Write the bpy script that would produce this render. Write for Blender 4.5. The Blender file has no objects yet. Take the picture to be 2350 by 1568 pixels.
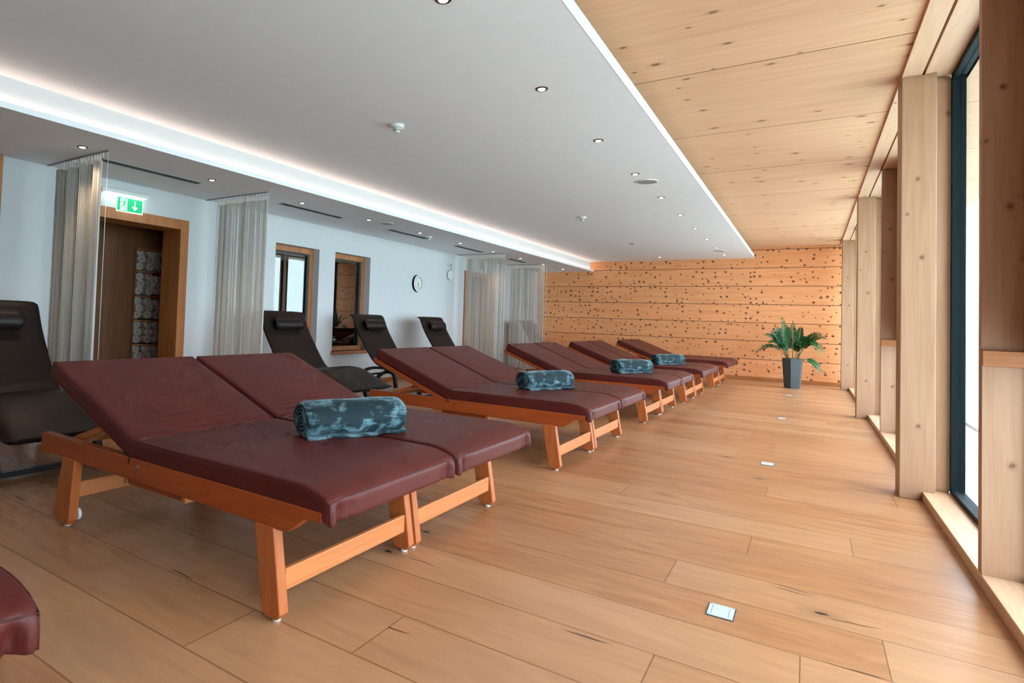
import bpy, bmesh, math, random
from mathutils import Vector, Matrix
S = 0.9                      # one survey unit in metres; every length below is in survey units
PI = math.pi
scn = bpy.context.scene
C = scn.collection
random.seed(7)

# ------------------------------------------------------------------ camera
def cam_axes(yaw, pitch, roll):
    cy, sy = math.cos(yaw), math.sin(yaw)
    fw = Vector((sy, cy, 0)); rt = Vector((cy, -sy, 0)); up = Vector((0, 0, 1))
    cp, sp = math.cos(pitch), math.sin(pitch)
    f2 = fw*cp + up*sp; u2 = up*cp - fw*sp
    cr, sr = math.cos(roll), math.sin(roll)
    return rt*cr + u2*sr, u2*cr - rt*sr, f2
r_, u_, f_ = cam_axes(-0.602989628, 0.0327496207, 0.03442837)
cd = bpy.data.cameras.new('camera'); cam = bpy.data.objects.new('camera', cd); C.objects.link(cam)
cam.matrix_world = Matrix(((r_.x, u_.x, -f_.x, 0), (r_.y, u_.y, -f_.y, 0), (r_.z, u_.z, -f_.z, 1.2*S), (0, 0, 0, 1)))
cd.sensor_width = 36; cd.lens = 1355.38767/2350*36
cd.shift_x = 249.65/2350; cd.shift_y = -98.91/2350
cd.clip_start = 0.05; cd.clip_end = 300
scn.camera = cam

# ------------------------------------------------------------------ world, exposure
w = bpy.data.worlds.new('world'); scn.world = w; w.use_nodes = True
wn = w.node_tree; bg = wn.nodes['Background']
tc = wn.nodes.new('ShaderNodeTexCoord'); sp = wn.nodes.new('ShaderNodeSeparateXYZ')
wn.links.new(tc.outputs['Generated'], sp.inputs[0])
rp = wn.nodes.new('ShaderNodeValToRGB'); wn.links.new(sp.outputs['Z'], rp.inputs[0])
rp.color_ramp.elements[0].position = 0.0; rp.color_ramp.elements[0].color = (0.66, 0.80, 0.90, 1)
rp.color_ramp.elements[1].position = 0.5; rp.color_ramp.elements[1].color = (0.76, 0.89, 1.02, 1)
wn.links.new(rp.outputs[0], bg.inputs['Color']); bg.inputs['Strength'].default_value = 10.6
scn.view_settings.view_transform = 'Standard'; scn.view_settings.look = 'None'
scn.view_settings.exposure = 0.0; scn.view_settings.gamma = 1.0
scn.view_settings.use_curve_mapping = False
scn.cycles.use_denoising = True
scn.cycles.max_bounces = 7; scn.cycles.diffuse_bounces = 4; scn.cycles.transparent_max_bounces = 16
scn.cycles.use_adaptive_sampling = True; scn.cycles.adaptive_threshold = 0.1; scn.cycles.adaptive_min_samples = 10
scn.cycles.sample_clamp_indirect = 6.0
scn.cycles.caustics_reflective = False; scn.cycles.caustics_refractive = False

def portal(y0, y1):
    l = bpy.data.lights.new('window_portal', 'AREA'); l.shape = 'RECTANGLE'
    l.size = (y1-y0)*S; l.size_y = 3.0*S; l.energy = 1
    l.cycles.is_portal = True
    o = bpy.data.objects.new('window_portal', l); C.objects.link(o)
    o.location = (1.02*S, (y0+y1)/2*S, 1.6*S)
    o.rotation_euler = (PI/2, 0, PI/2)
PY = [-3.96, .89, 5.738, 10.585, 15.43]          # timber posts along the window wall
FY = [-0.85+.04, 3.96, 8.85, 13.7]               # narrower fins between them
portal(-.8, 5.8); portal(6.0, 10.6); portal(10.8, 15.4)

# ------------------------------------------------------------------ mesh helpers
class MB:
    def __init__(s): s.bm = bmesh.new(); s.mi = 0
    def _f(s, vs):
        try: f = s.bm.faces.new(vs); f.material_index = s.mi; return f
        except ValueError: return None
    def box(s, a, b):
        x0, y0, z0 = a; x1, y1, z1 = b
        v = [s.bm.verts.new(p) for p in ((x0,y0,z0),(x1,y0,z0),(x1,y1,z0),(x0,y1,z0),(x0,y0,z1),(x1,y0,z1),(x1,y1,z1),(x0,y1,z1))]
        for q in ((3,2,1,0),(4,5,6,7),(0,1,5,4),(1,2,6,5),(2,3,7,6),(3,0,4,7)): s._f([v[i] for i in q])
        return s
    def prism(s, pts, axis, a, b):
        """closed 2-D outline extruded along axis"""
        def P(p, t):
            if axis == 'y': return (p[0], t, p[1])
            if axis == 'x': return (t, p[0], p[1])
            return (p[0], p[1], t)
        A = [s.bm.verts.new(P(p, a)) for p in pts]; B = [s.bm.verts.new(P(p, b)) for p in pts]
        n = len(pts); s._f(A); s._f(B[::-1])
        for i in range(n): s._f([A[i], B[i], B[(i+1) % n], A[(i+1) % n]])
        return s
    def tube(s, path, r, n=8, cap=True):
        path = [Vector(p) for p in path]; rings = []
        for i, p in enumerate(path):
            d = (path[min(i+1, len(path)-1)] - path[max(i-1, 0)]).normalized()
            up = Vector((0, 0, 1)) if abs(d.z) < .9 else Vector((1, 0, 0))
            a = d.cross(up).normalized(); b = a.cross(d)
            rr = r[i] if isinstance(r, (list, tuple)) else r
            rings.append([s.bm.verts.new(p + a*rr*math.cos(2*PI*k/n) + b*rr*math.sin(2*PI*k/n)) for k in range(n)])
        for i in range(len(rings)-1):
            for k in range(n): s._f([rings[i][k], rings[i][(k+1) % n], rings[i+1][(k+1) % n], rings[i+1][k]])
        if cap: s._f(rings[0][::-1]); s._f(rings[-1])
        return s
    def lathe(s, prof, c=(0, 0, 0), n=24, cap=True, axis='z'):
        rings = []
        for r, h in prof:
            ring = []
            for k in range(n):
                t = 2*PI*k/n
                if axis == 'z': p = (c[0]+r*math.cos(t), c[1]+r*math.sin(t), c[2]+h)
                elif axis == 'x': p = (c[0]+h, c[1]+r*math.cos(t), c[2]+r*math.sin(t))
                else: p = (c[0]+r*math.cos(t), c[1]+h, c[2]+r*math.sin(t))
                ring.append(s.bm.verts.new(p))
            rings.append(ring)
        for i in range(len(rings)-1):
            for k in range(n): s._f([rings[i][k], rings[i][(k+1) % n], rings[i+1][(k+1) % n], rings[i+1][k]])
        if cap: s._f(rings[0][::-1]); s._f(rings[-1])
        return s
    def grid(s, fn, nu, nv, closeu=False):
        vs = [[s.bm.verts.new(fn(i/nu, j/nv)) for j in range(nv+1)] for i in range(nu+(0 if closeu else 1))]
        m = len(vs)
        for i in range(nu):
            for j in range(nv): s._f([vs[i][j], vs[(i+1) % m][j], vs[(i+1) % m][j+1], vs[i][j+1]])
        return s
    def build(s, name, mats, parent=None, smooth=False, bevel=0, base=None, angle=None):
        """base: survey-space origin of this object (vertices are stored relative to it)"""
        bmesh.ops.recalc_face_normals(s.bm, faces=s.bm.faces)
        if base is None: base = (0, 0, 0)
        bv = Vector(base)
        for v in s.bm.verts: v.co = (v.co - bv)*S
        if smooth:
            for f in s.bm.faces: f.smooth = True
            if angle:
                for e in s.bm.edges:
                    if len(e.link_faces) == 2 and e.calc_face_angle(0) > angle: e.smooth = False
        me = bpy.data.meshes.new(name); s.bm.to_mesh(me); s.bm.free()
        for m in (mats if isinstance(mats, (list, tuple)) else [mats]): me.materials.append(m)
        o = bpy.data.objects.new(name, me); C.objects.link(o)
        o.location = bv*S
        if parent is not None: o.parent = parent
        if bevel:
            md = o.modifiers.new('bevel', 'BEVEL'); md.width = bevel*S; md.segments = 2; md.limit_method = 'ANGLE'; md.angle_limit = 0.6
        return o
def rbox(L, W, T, r, nx, ny, nz, deform=None):
    """rounded cushion centred on the origin; returns MB"""
    mb = MB(); bm = mb.bm
    def crd(n):  # denser near the ends
        return [math.sin((i/n-.5)*PI)*.25 + (i/n-.5)*.5 for i in range(n+1)]
    X, Y, Z = crd(nx), crd(ny), crd(nz)
    def mp(a, b, c):
        p = Vector((a*L, b*W, c*T)); q = Vector((max(-L/2+r, min(L/2-r, p.x)), max(-W/2+r, min(W/2-r, p.y)), max(-T/2+r, min(T/2-r, p.z))))
        d = p-q
        if d.length > 1e-9: p = q + d.normalized()*r
        return deform(p) if deform else p
    cache = {}
    def V(i, j, k):
        if (i, j, k) not in cache: cache[(i, j, k)] = bm.verts.new(mp(X[i], Y[j], Z[k]))
        return cache[(i, j, k)]
    for i in range(nx):
        for j in range(ny):
            for k in (0, nz): mb._f([V(i, j, k), V(i+1, j, k), V(i+1, j+1, k), V(i, j+1, k)])
    for i in range(nx):
        for k in range(nz):
            for j in (0, ny): mb._f([V(i, j, k), V(i+1, j, k), V(i+1, j, k+1), V(i, j, k+1)])
    for j in range(ny):
        for k in range(nz):
            for i in (0, nx): mb._f([V(i, j, k), V(i, j+1, k), V(i, j+1, k+1), V(i, j, k+1)])
    return mb
def tag(o, label=None, cat=None, group=None, kind=None):
    if label: o['label'] = label
    if cat: o['category'] = cat
    if group: o['group'] = group
    if kind: o['kind'] = kind
    return o
def thing(name, loc, label, cat, group=None, rz=0):
    o = bpy.data.objects.new(name, None); C.objects.link(o); o.empty_display_size = .1
    o.location = Vector(loc)*S; o.rotation_euler = (0, 0, rz)
    return tag(o, label, cat, group)
def struct(name, mb, mats, **k):
    o = mb.build(name, mats, **k); o['kind'] = 'structure'; return o
def copy_tree(o, parent=None):
    c = o.copy(); C.objects.link(c)
    if parent is not None: c.parent = parent
    for ch in o.children: copy_tree(ch, c)
    return c
def srgb(r, g, b):
    f = lambda c: (c/255/12.92) if c/255 <= .04045 else ((c/255+.055)/1.055)**2.4
    return (f(r), f(g), f(b), 1)

# ------------------------------------------------------------------ material helpers
class NT:
    def __init__(s, name):
        s.m = bpy.data.materials.new(name); s.m.use_nodes = True; s.t = s.m.node_tree; s.n = s.t.nodes
        s.b = s.n['Principled BSDF']; s.out = s.n['Material Output']
        t = s.n.new('ShaderNodeTexCoord'); mp = s.n.new('ShaderNodeVectorMath'); mp.operation = 'SCALE'
        s.l(t.outputs['Object'], mp.inputs[0]); mp.inputs['Scale'].default_value = 1/S
        s.co = mp.outputs[0]
        q = s.n.new('ShaderNodeSeparateXYZ'); s.l(s.co, q.inputs[0]); s.x, s.y, s.z = q.outputs
    def l(s, a, b): s.t.links.new(a, b)
    def _in(s, sock, v):
        if v is None: return
        if hasattr(v, 'is_output'): s.l(v, sock)
        else: sock.default_value = v
    def m_(s, op, a, b=None, c=None, clamp=False):
        n = s.n.new('ShaderNodeMath'); n.operation = op; n.use_clamp = clamp
        for i, v in enumerate((a, b, c)): s._in(n.inputs[i], v)
        return n.outputs[0]
    def vec(s, x, y, z):
        n = s.n.new('ShaderNodeCombineXYZ')
        for i, v in enumerate((x, y, z)): s._in(n.inputs[i], v)
        return n.outputs[0]
    def noise(s, v, scale=5, detail=3, rough=.5, dist=0):
        n = s.n.new('ShaderNodeTexNoise'); s._in(n.inputs['Vector'], v); n.inputs['Scale'].default_value = scale
        n.inputs['Detail'].default_value = detail; n.inputs['Roughness'].default_value = rough; n.inputs['Distortion'].default_value = dist
        return n.outputs['Fac']
    def white(s, v):
        n = s.n.new('ShaderNodeTexWhiteNoise'); n.noise_dimensions = '3D'; s._in(n.inputs['Vector'], v); return n.outputs['Value']
    def voro(s, v, scale=1, rnd=1, dim='2D'):
        n = s.n.new('ShaderNodeTexVoronoi'); n.voronoi_dimensions = dim; s._in(n.inputs['Vector'], v); n.inputs['Scale'].default_value = scale
        n.inputs['Randomness'].default_value = rnd
        q = s.n.new('ShaderNodeSeparateColor'); s.l(n.outputs['Color'], q.inputs[0])
        return n.outputs['Distance'], q.outputs[0], q.outputs[1]
    def step(s, v, lo, hi, a=0., b=1.):
        n = s.n.new('ShaderNodeMapRange'); n.interpolation_type = 'SMOOTHSTEP'
        s._in(n.inputs[0], v); s._in(n.inputs[1], lo); s._in(n.inputs[2], hi); n.inputs[3].default_value = a; n.inputs[4].default_value = b
        return n.outputs[0]
    def mix(s, f, a, b, mode='MIX'):
        n = s.n.new('ShaderNodeMix'); n.data_type = 'RGBA'; n.blend_type = mode
        s._in(n.inputs[0], f); s._in(n.inputs[6], a); s._in(n.inputs[7], b)
        return n.outputs[2]
    def bump(s, h, strength=.2, dist=.01):
        n = s.n.new('ShaderNodeBump'); s._in(n.inputs['Height'], h); n.inputs['Strength'].default_value = strength
        n.inputs['Distance'].default_value = dist; s.l(n.outputs[0], s.b.inputs['Normal'])
    def fin(s, col=None, rough=.5, spec=.5, metal=0):
        s._in(s.b.inputs['Base Color'], col); s._in(s.b.inputs['Roughness'], rough)
        s._in(s.b.inputs['Specular IOR Level'], spec); s.b.inputs['Metallic'].default_value = metal
        return s.m
def plain(name, col, rough=.5, spec=.5, metal=0, bumpn=0):
    t = NT(name)
    if bumpn: t.bump(t.noise(t.co, bumpn, 3), .15, .003)
    else:
        f = t.noise(t.co, 9, 2); col = t.mix(t.step(f, .3, .7, 0., .10), col, tuple(c*.8 for c in col[:3])+(1,))
    return t.fin(col, rough, spec, metal)
def emit(name, col, strength):
    t = NT(name); t.b.inputs['Base Color'].default_value = col; t.b.inputs['Emission Color'].default_value = col
    t.b.inputs['Emission Strength'].default_value = strength; return t.m

def wood(name, light, dark, ax='x', pl=None, knot=None, seam=None, gs=1., rough=.45, spec=.3, seamcol=(.06, .03, .015, 1), var=.18, knotcol=(.07, .02, .008, 1)):
    """ax: grain axis; pl: the other in-plane axis; knot=(cell, radius, keep, stretch); seam=(axis, pitch, halfwidth, phase)"""
    t = NT(name); A = {'x': t.x, 'y': t.y, 'z': t.z}
    oth = [a for a in 'xyz' if a != ax]
    u = A[ax]; v, w2 = A[oth[0]], A[oth[1]]
    vid = 0.
    if seam:
        q = t.m_('DIVIDE', t.m_('SUBTRACT', A[seam[0]], seam[3]), seam[1]); row = t.m_('FLOOR', q); vid = t.white(t.vec(row, 3.3, 1.7))
        u = t.m_('ADD', u, t.m_('MULTIPLY', vid, 13.))
    gv = t.vec(t.m_('MULTIPLY', u, .55*gs), t.m_('MULTIPLY', v, 9.*gs), t.m_('MULTIPLY', w2, 9.*gs))
    warp = t.noise(gv, .35, 2)
    g1 = t.noise(gv, 2.2, 4, .6, .6)
    g2 = t.noise(t.vec(t.m_('MULTIPLY', u, 1.2*gs), t.m_('MULTIPLY', v, 40.*gs), t.m_('MULTIPLY', w2, 40.*gs)), 2., 2, .6)
    f = t.m_('ADD', t.m_('MULTIPLY', t.step(g1, .3, .72), .6), t.m_('MULTIPLY', t.step(g2, .3, .75), .4))
    f = t.m_('ADD', f, t.m_('MULTIPLY', t.m_('SUBTRACT', warp, .5), .8), clamp=True)
    col = t.mix(f, light, dark)
    if seam: col = t.mix(t.m_('MULTIPLY', vid, var), col, tuple(c*.62 for c in dark[:3])+(1,))
    else: col = t.mix(t.m_('MULTIPLY', t.noise(t.co, .9, 2), var), col, tuple(c*.62 for c in dark[:3])+(1,))
    if knot:
        cell, rad, keep, st = knot
        flat = t.vec(t.m_('DIVIDE', u, cell*st), t.m_('DIVIDE', A[pl] if pl else t.m_('ADD', v, w2), cell), 0.)
        d, c1, c2 = t.voro(flat, 1.)
        d = t.m_('ADD', d, t.m_('MULTIPLY', t.m_('SUBTRACT', t.noise(t.co, 40, 2), .5), .05))
        on = t.step(c1, keep-.01, keep+.01, 1., 0.)
        rr = t.m_('MULTIPLY', t.m_('ADD', t.m_('MULTIPLY', c2, .8), .45), rad/cell)
        core = t.m_('MULTIPLY', t.step(t.m_('DIVIDE', d, rr), .75, 1.15, 1., 0.), on)
        halo = t.m_('MULTIPLY', t.step(t.m_('DIVIDE', d, rr), 1., 2.6, .38, 0.), on)
        col = t.mix(halo, col, tuple(c*.5 for c in dark[:3])+(1,))
        col = t.mix(core, col, knotcol)
    h = f
    if seam:
        e = t.m_('ABSOLUTE', t.m_('SUBTRACT', t.m_('FRACT', t.m_('ADD', q, .5)), .5))
        sm = t.step(e, seam[2]/seam[1]*.6, seam[2]/seam[1]*1.3, 1., 0.)
        col = t.mix(sm, col, seamcol)
    t.bump(h, .05, .004)
    return t.fin(col, rough, spec)

def floor_mat():
    t = NT('oak_floor'); W = .3375; Lp = 2.9
    q = t.m_('DIVIDE', t.m_('ADD', t.y, .003), W); row = t.m_('FLOOR', q)
    r1 = t.white(t.vec(row, 1.3, 2.1))
    qx = t.m_('DIVIDE', t.m_('ADD', t.x, t.m_('MULTIPLY', r1, 11.)), Lp); cx = t.m_('FLOOR', qx)
    pid = t.white(t.vec(row, cx, 4.2)); pid2 = t.white(t.vec(cx, row, 9.1))
    u = t.m_('ADD', t.x, t.m_('MULTIPLY', pid, 17.)); v = t.m_('ADD', t.y, t.m_('MULTIPLY', pid2, 5.))
    g0 = t.noise(t.vec(t.m_('MULTIPLY', u, .9), t.m_('MULTIPLY', v, 5.), 0.), 1.6, 4, .6, 1.4)
    g1 = t.noise(t.vec(t.m_('MULTIPLY', u, 1.5), t.m_('MULTIPLY', v, 22.), 0.), 2.4, 4, .6, .8)
    g2 = t.noise(t.vec(t.m_('MULTIPLY', u, 4.), t.m_('MULTIPLY', v, 90.), 0.), 2., 2, .6)
    f = t.m_('ADD', t.m_('MULTIPLY', t.step(g0, .3, .7), .5), t.m_('ADD', t.m_('MULTIPLY', t.step(g1, .3, .7), .32), t.m_('MULTIPLY', g2, .2)), clamp=True)
    col = t.mix(f, (.47, .22, .092, 1), (.29, .107, .037, 1))
    col = t.mix(t.m_('MULTIPLY', pid, .42), col, (.56, .33, .18, 1))
    col = t.mix(t.m_('MULTIPLY', t.step(t.noise(t.vec(t.m_('MULTIPLY', u, .6), t.m_('MULTIPLY', v, 2.), 3.), 1.3, 3), .5, .8), .35), col, (.25, .12, .06, 1))
    # knots, filled cracks
    d, c1, c2 = t.voro(t.vec(t.m_('MULTIPLY', u, 1.2), t.m_('MULTIPLY', v, 2.2), .3), 1.)
    d = t.m_('ADD', d, t.m_('MULTIPLY', t.m_('SUBTRACT', t.noise(t.co, 26, 3), .5), .09))
    on = t.step(c1, .24, .25, 1., 0.)
    halo = t.m_('MULTIPLY', t.step(d, .02, .16, .5, 0.), on)
    col = t.mix(halo, col, (.16, .07, .03, 1))
    core = t.m_('MULTIPLY', t.step(d, .022, .034, 1., 0.), on)
    col = t.mix(core, col, (.012, .010, .009, 1))
    d, c1, c2 = t.voro(t.vec(t.m_('MULTIPLY', u, .55), t.m_('MULTIPLY', t.m_('ADD', v, t.m_('MULTIPLY', t.noise(t.co, 3, 2), .12)), 9.), 1.3), 1.)
    ck = t.m_('MULTIPLY', t.step(d, .03, .06, 1., 0.), t.step(c1, .2, .21, 1., 0.))
    col = t.mix(t.m_('MULTIPLY', ck, .85), col, (.02, .013, .01, 1))
    e = t.m_('ABSOLUTE', t.m_('SUBTRACT', t.m_('FRACT', t.m_('ADD', q, .5)), .5))
    ex = t.m_('ABSOLUTE', t.m_('SUBTRACT', t.m_('FRACT', t.m_('ADD', qx, .5)), .5))
    s1 = t.step(e, .006, .017, 1., 0.); s2 = t.step(ex, .0004, .0011, 1., 0.)
    sm = t.m_('MAXIMUM', t.m_('MULTIPLY', s1, .6), t.m_('MULTIPLY', s2, .8))
    col = t.mix(sm, col, (.13, .045, .015, 1))
    t.bump(t.m_('SUBTRACT', t.m_('MULTIPLY', f, .3), sm), .12, .003)
    return t.fin(col, t.m_('ADD', .30, t.m_('MULTIPLY', f, .12)), .9)

M = {}
M['floor'] = floor_mat()
M['white'] = plain('white_plaster', (.62, .64, .66, 1), .8, .2)
M['ceil'] = plain('white_ceiling_paint', (.84, .86, .90, 1), .85, .15)
M['pine'] = wood('knotty_stone_pine_wall', (.92, .44, .21, 1), (.80, .31, .115, 1), 'x', 'z', (.125, .018, .52, 1.), ('z', .4348, .0055, .0685), 1., .5, .3, (.012, .006, .004, 1), .35, (.075, .022, .010, 1))
M['ceilwood'] = wood('pale_spruce_ceiling', (.84, .53, .34, 1), (.70, .40, .23, 1), 'x', 'y', (.26, .017, .45, 1.8), ('y', 1.675, .006, 3.3), 1., .55, .25, (.13, .05, .02, 1), .25, (.26, .12, .06, 1))
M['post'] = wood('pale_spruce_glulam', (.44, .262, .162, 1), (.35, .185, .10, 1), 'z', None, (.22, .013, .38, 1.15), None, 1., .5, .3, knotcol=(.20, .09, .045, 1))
M['beamw'] = wood('pale_spruce_beam', (.78, .52, .36, 1), (.66, .40, .25, 1), 'y', None, (.26, .012, .35, 1.6), None, 1., .5, .3, knotcol=(.24, .11, .06, 1))
M['sillw'] = wood('spruce_sill', (.66, .43, .28, 1), (.54, .32, .18, 1), 'y', None, None, None, 1., .45, .35)
M['trimw'] = wood('orange_larch_trim', (.50, .20, .062, 1), (.34, .11, .03, 1), 'z', None, None, None, 1., .4, .4)
M['trimh'] = wood('orange_larch_rail', (.50, .20, .062, 1), (.34, .11, .03, 1), 'x', None, None, None, 1., .4, .4)
M['closet'] = wood('brown_oak_veneer', (.20, .085, .035, 1), (.11, .042, .018, 1), 'z', None, None, None, 1., .5, .3)
M['bedx'] = wood('cherry_stained_rail_shaded', (.36, .072, .017, 1), (.25, .045, .010, 1), 'x', None, None, None, 1., .36, .34, var=.1)  # darker copy of the bed wood: side shade put into the colour
M['bedy'] = wood('cherry_stained_stretcher_lit', (.60, .22, .075, 1), (.46, .145, .045, 1), 'y', None, None, None, 1., .36, .34, var=.1)  # lighter copy of the bed wood: window light put into the colour
M['bedz'] = wood('cherry_stained_leg', (.48, .14, .038, 1), (.36, .09, .024, 1), 'z', None, None, None, 1., .36, .34, var=.1)
M['dark'] = plain('dark_green_window_metal', (.004, .010, .012, 1), .6, .12)
M['metal'] = plain('brushed_steel', (.5, .5, .5, 1), .3, .5, 1)
M['black'] = plain('black_lacquered_wood', (.012, .011, .011, 1), .3, .5)
M['plastic'] = plain('white_plastic', (.72, .74, .72, 1), .4, .4)
M['grey2'] = plain('pale_grey_lid', (.52, .58, .60, 1), .5, .3)
M['grey'] = plain('grey_grille', (.30, .32, .32, 1), .6, .3)
M['slot'] = plain('slot_shadow_grey', (.05, .065, .07, 1), .6, .3)
M['bronze'] = plain('dark_bronze_ring', (.10, .045, .025, 1), .35, .5, .6)
M['bulb'] = emit('warm_bulb', (1, .80, .55, 1), 9.)
M['led'] = emit('warm_led_strip', (1, .72, .56, 1), 11.)
M['signglow'] = emit('sign_tube_light', (.85, 1, .93, 1), 5.)
def leather(name, col, rough, bs, wr=0):
    t = NT(name)
    h = t.m_('ADD', t.m_('MULTIPLY', t.noise(t.co, 130, 2), .4), t.noise(t.co, 5, 3))
    t.bump(h, .12, .006)
    f = t.noise(t.co, 3, 3)
    c = t.mix(t.step(f, .3, .7), col, tuple(k*1.25 for k in col[:3])+(1,))
    return t.fin(c, t.m_('ADD', rough, t.m_('MULTIPLY', f, .1)), .22)
M['maroon'] = leather('maroon_leather', (.075, .0125, .0105, 1), .38, 1)
M['maroons'] = leather('maroon_seam_leather', (.055, .014, .012, 1), .45, 1)
M['blackleather'] = leather('black_brown_leather', (.010, .0055, .0045, 1), .40, 1)
def fleece():
    t = NT('crushed_teal_fleece')
    n1 = t.noise(t.co, 4.2, 5, .58, 1.8); n2 = t.noise(t.vec(t.m_('MULTIPLY', t.x, 9.), t.m_('MULTIPLY', t.y, 3.), t.m_('MULTIPLY', t.z, 9.)), 1.6, 4, .6, 2.2)
    f = t.m_('ADD', t.m_('MULTIPLY', n1, .6), t.m_('MULTIPLY', n2, .4))
    c = t.mix(t.step(f, .475, .61), (.003, .016, .022, 1), (.10, .19, .225, 1))
    t.bump(t.m_('ADD', n2, t.m_('MULTIPLY', t.noise(t.co, 160, 2), .15)), .5, .012)
    t.b.inputs['Sheen Weight'].default_value = .35; t.b.inputs['Sheen Roughness'].default_value = .35
    t.b.inputs['Sheen Tint'].default_value = (.6, .85, .95, 1)
    return t.fin(c, .7, .25)
M['fleece'] = fleece()
M['towel'] = plain('cream_terry', (.62, .53, .47, 1), .95, .1, 0, 90)
def cloth_string():
    t = NT('ivory_string'); t.b.inputs['Base Color'].default_value = (.97, .94, .90, 1); t.b.inputs['Roughness'].default_value = .8
    tr = t.n.new('ShaderNodeBsdfTranslucent'); tr.inputs[0].default_value = (.97, .94, .90, 1)
    mx = t.n.new('ShaderNodeMixShader'); mx.inputs[0].default_value = .5
    t.l(t.b.outputs[0], mx.inputs[1]); t.l(tr.outputs[0], mx.inputs[2]); t.l(mx.outputs[0], t.out.inputs['Surface']); return t.m
M['string'] = cloth_string()
def glass(name, tint, ior, graze=1.):
    t = NT(name); t.n.remove(t.b)
    ge = t.n.new('ShaderNodeNewGeometry'); dt = t.n.new('ShaderNodeVectorMath'); dt.operation = 'DOT_PRODUCT'
    t.l(ge.outputs['Normal'], dt.inputs[0]); t.l(ge.outputs['Incoming'], dt.inputs[1])
    r0 = ((ior-1)/(ior+1))**2; g = t.m_('POWER', t.m_('SUBTRACT', 1., t.m_('ABSOLUTE', dt.outputs['Value'])), 5.)
    fac = t.m_('ADD', r0, t.m_('MULTIPLY', g, (1-r0)*graze), clamp=True)
    tr = t.n.new('ShaderNodeBsdfTransparent'); tr.inputs[0].default_value = tint
    gl = t.n.new('ShaderNodeBsdfGlossy'); gl.inputs['Roughness'].default_value = 0.0
    mx = t.n.new('ShaderNodeMixShader'); t.l(fac, mx.inputs[0]); t.l(tr.outputs[0], mx.inputs[1]); t.l(gl.outputs[0], mx.inputs[2])
    t.l(mx.outputs[0], t.out.inputs['Surface']); return t.m
M['glass'] = glass('clear_window_glass', (.96, .985, .985, 1), 1.4, .5)
M['coated'] = glass('coated_window_glass', (.75, .80, .80, 1), 1.9)
M['leaf'] = plain('glossy_dark_leaf', (.018, .11, .035, 1), .22, .6)
M['stem'] = plain('leaf_stalk', (.10, .13, .04, 1), .5, .4)
M['pot'] = plain('anthracite_pot', (.055, .07, .075, 1), .55, .4)
M['soil'] = plain('potting_soil', (.02, .014, .01, 1), .9, .2, 0, 60)
M['green'] = emit('exit_green', (0, .40, .14, 1), .9)
M['signwhite'] = emit('exit_white', (.85, 1, .93, 1), .85)
M['ink'] = plain('clock_ink', (.03, .05, .055, 1), .5)
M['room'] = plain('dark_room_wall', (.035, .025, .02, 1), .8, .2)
def gravel():
    t = NT('pale_gravel'); d, c1, c2 = t.voro(t.co, 16, 1, '3D')
    c = t.mix(c1, (.58, .52, .48, 1), (.90, .86, .84, 1)); t.bump(d, .8, .03); return t.fin(c, .9, .2)
M['gravel'] = gravel()
M['grass'] = plain('pale_meadow_fog_in_colour', (.60, .68, .62, 1), .9, .2)  # fog haze put into the grass colour; paleness also bounces light onto ceilings
M['kerb'] = plain('white_concrete', (.75, .78, .80, 1), .7, .3)

# ------------------------------------------------------------------ room shell
YW = 16.376; Y0 = -4.3; XL = -6.542; XR = .9
struct('floor', MB().box((XL-1.6, Y0, -.12), (1.0, YW+.3, 0)), M['floor'])
struct('wall_end', MB().box((XL-.3, YW, -.1), (1.05, YW+.3, 3.5)), M['pine'])
struct('baseboard_end', MB().box((XL+.01, YW-.022, 0), (.69, YW, .088)), M['trimh'], bevel=.004)
struct('wall_back', MB().box((XL-.3, Y0-.2, -.1), (1.05, Y0, 3.5)), M['white'])
# left wall with door and window openings
T = .30
lw = MB()
D1 = (3.03, 4.61, 2.337); D2 = (11.95, 13.52, 2.337)
W1 = (6.12, 7.07, .60, 2.255); W2 = (7.456, 8.42, .60, 2.262)
ys = [Y0, D1[0], D1[1], W1[0], W1[1], W2[0], W2[1], D2[0], D2[1], YW]
for a, b in ((0, 1), (2, 3), (4, 5), (6, 7), (8, 9)): lw.box((XL-T, ys[a], -.1), (XL, ys[b], 3.3))
for o_ in (D1, D2): lw.box((XL-T, o_[0], o_[2]), (XL, o_[1], 3.3))
for o_ in (W1, W2): lw.box((XL-T, o_[0], o_[3]), (XL, o_[1], 3.3)); lw.box((XL-T, o_[0], -.1), (XL, o_[1], o_[2]))
struct('wall_left', lw, M['white'])
struct('baseboard_left', MB().box((XL, 4.62, 0), (XL+.02, 11.94, .07)).box((XL, 13.53, 0), (XL+.02, YW-.03, .07)).box((XL, 2.52, 0), (XL+.02, 3.02, .07)), M['trimw'])
struct('wall_return', MB().box((XL-.02, .2, 0), (XL+.06, 2.47, 2.652)), M['trimw'])
# ceilings
struct('ceiling_soffit', MB().box((XL-.02, Y0, 2.654), (-4.931, YW, 2.702)), M['ceil'])
struct('ceiling_cove', MB().box((-5.10, Y0, 2.702), (-5.015, YW, 2.925)), M['white'])
struct('ceiling_white', MB().box((-5.10, Y0, 2.917), (-1.107, YW, 3.0)), M['ceil'])
struct('trim_ceiling_edge', MB().box((-1.107, Y0, 2.9165), (-1.100, YW, 3.003)), M['white'])
struct('ceiling_wood', MB().box((XL-.2, Y0, 3.173), (.56, YW, 3.32)), M['ceilwood'])
struct('ceiling_beam', MB().box((.56, Y0, 3.146), (.676, YW, 3.40)).box((.692, Y0, 3.146), (.96, YW, 3.40)).box((.676, Y0, 3.19), (.692, YW, 3.40)), M['beamw'])
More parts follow.
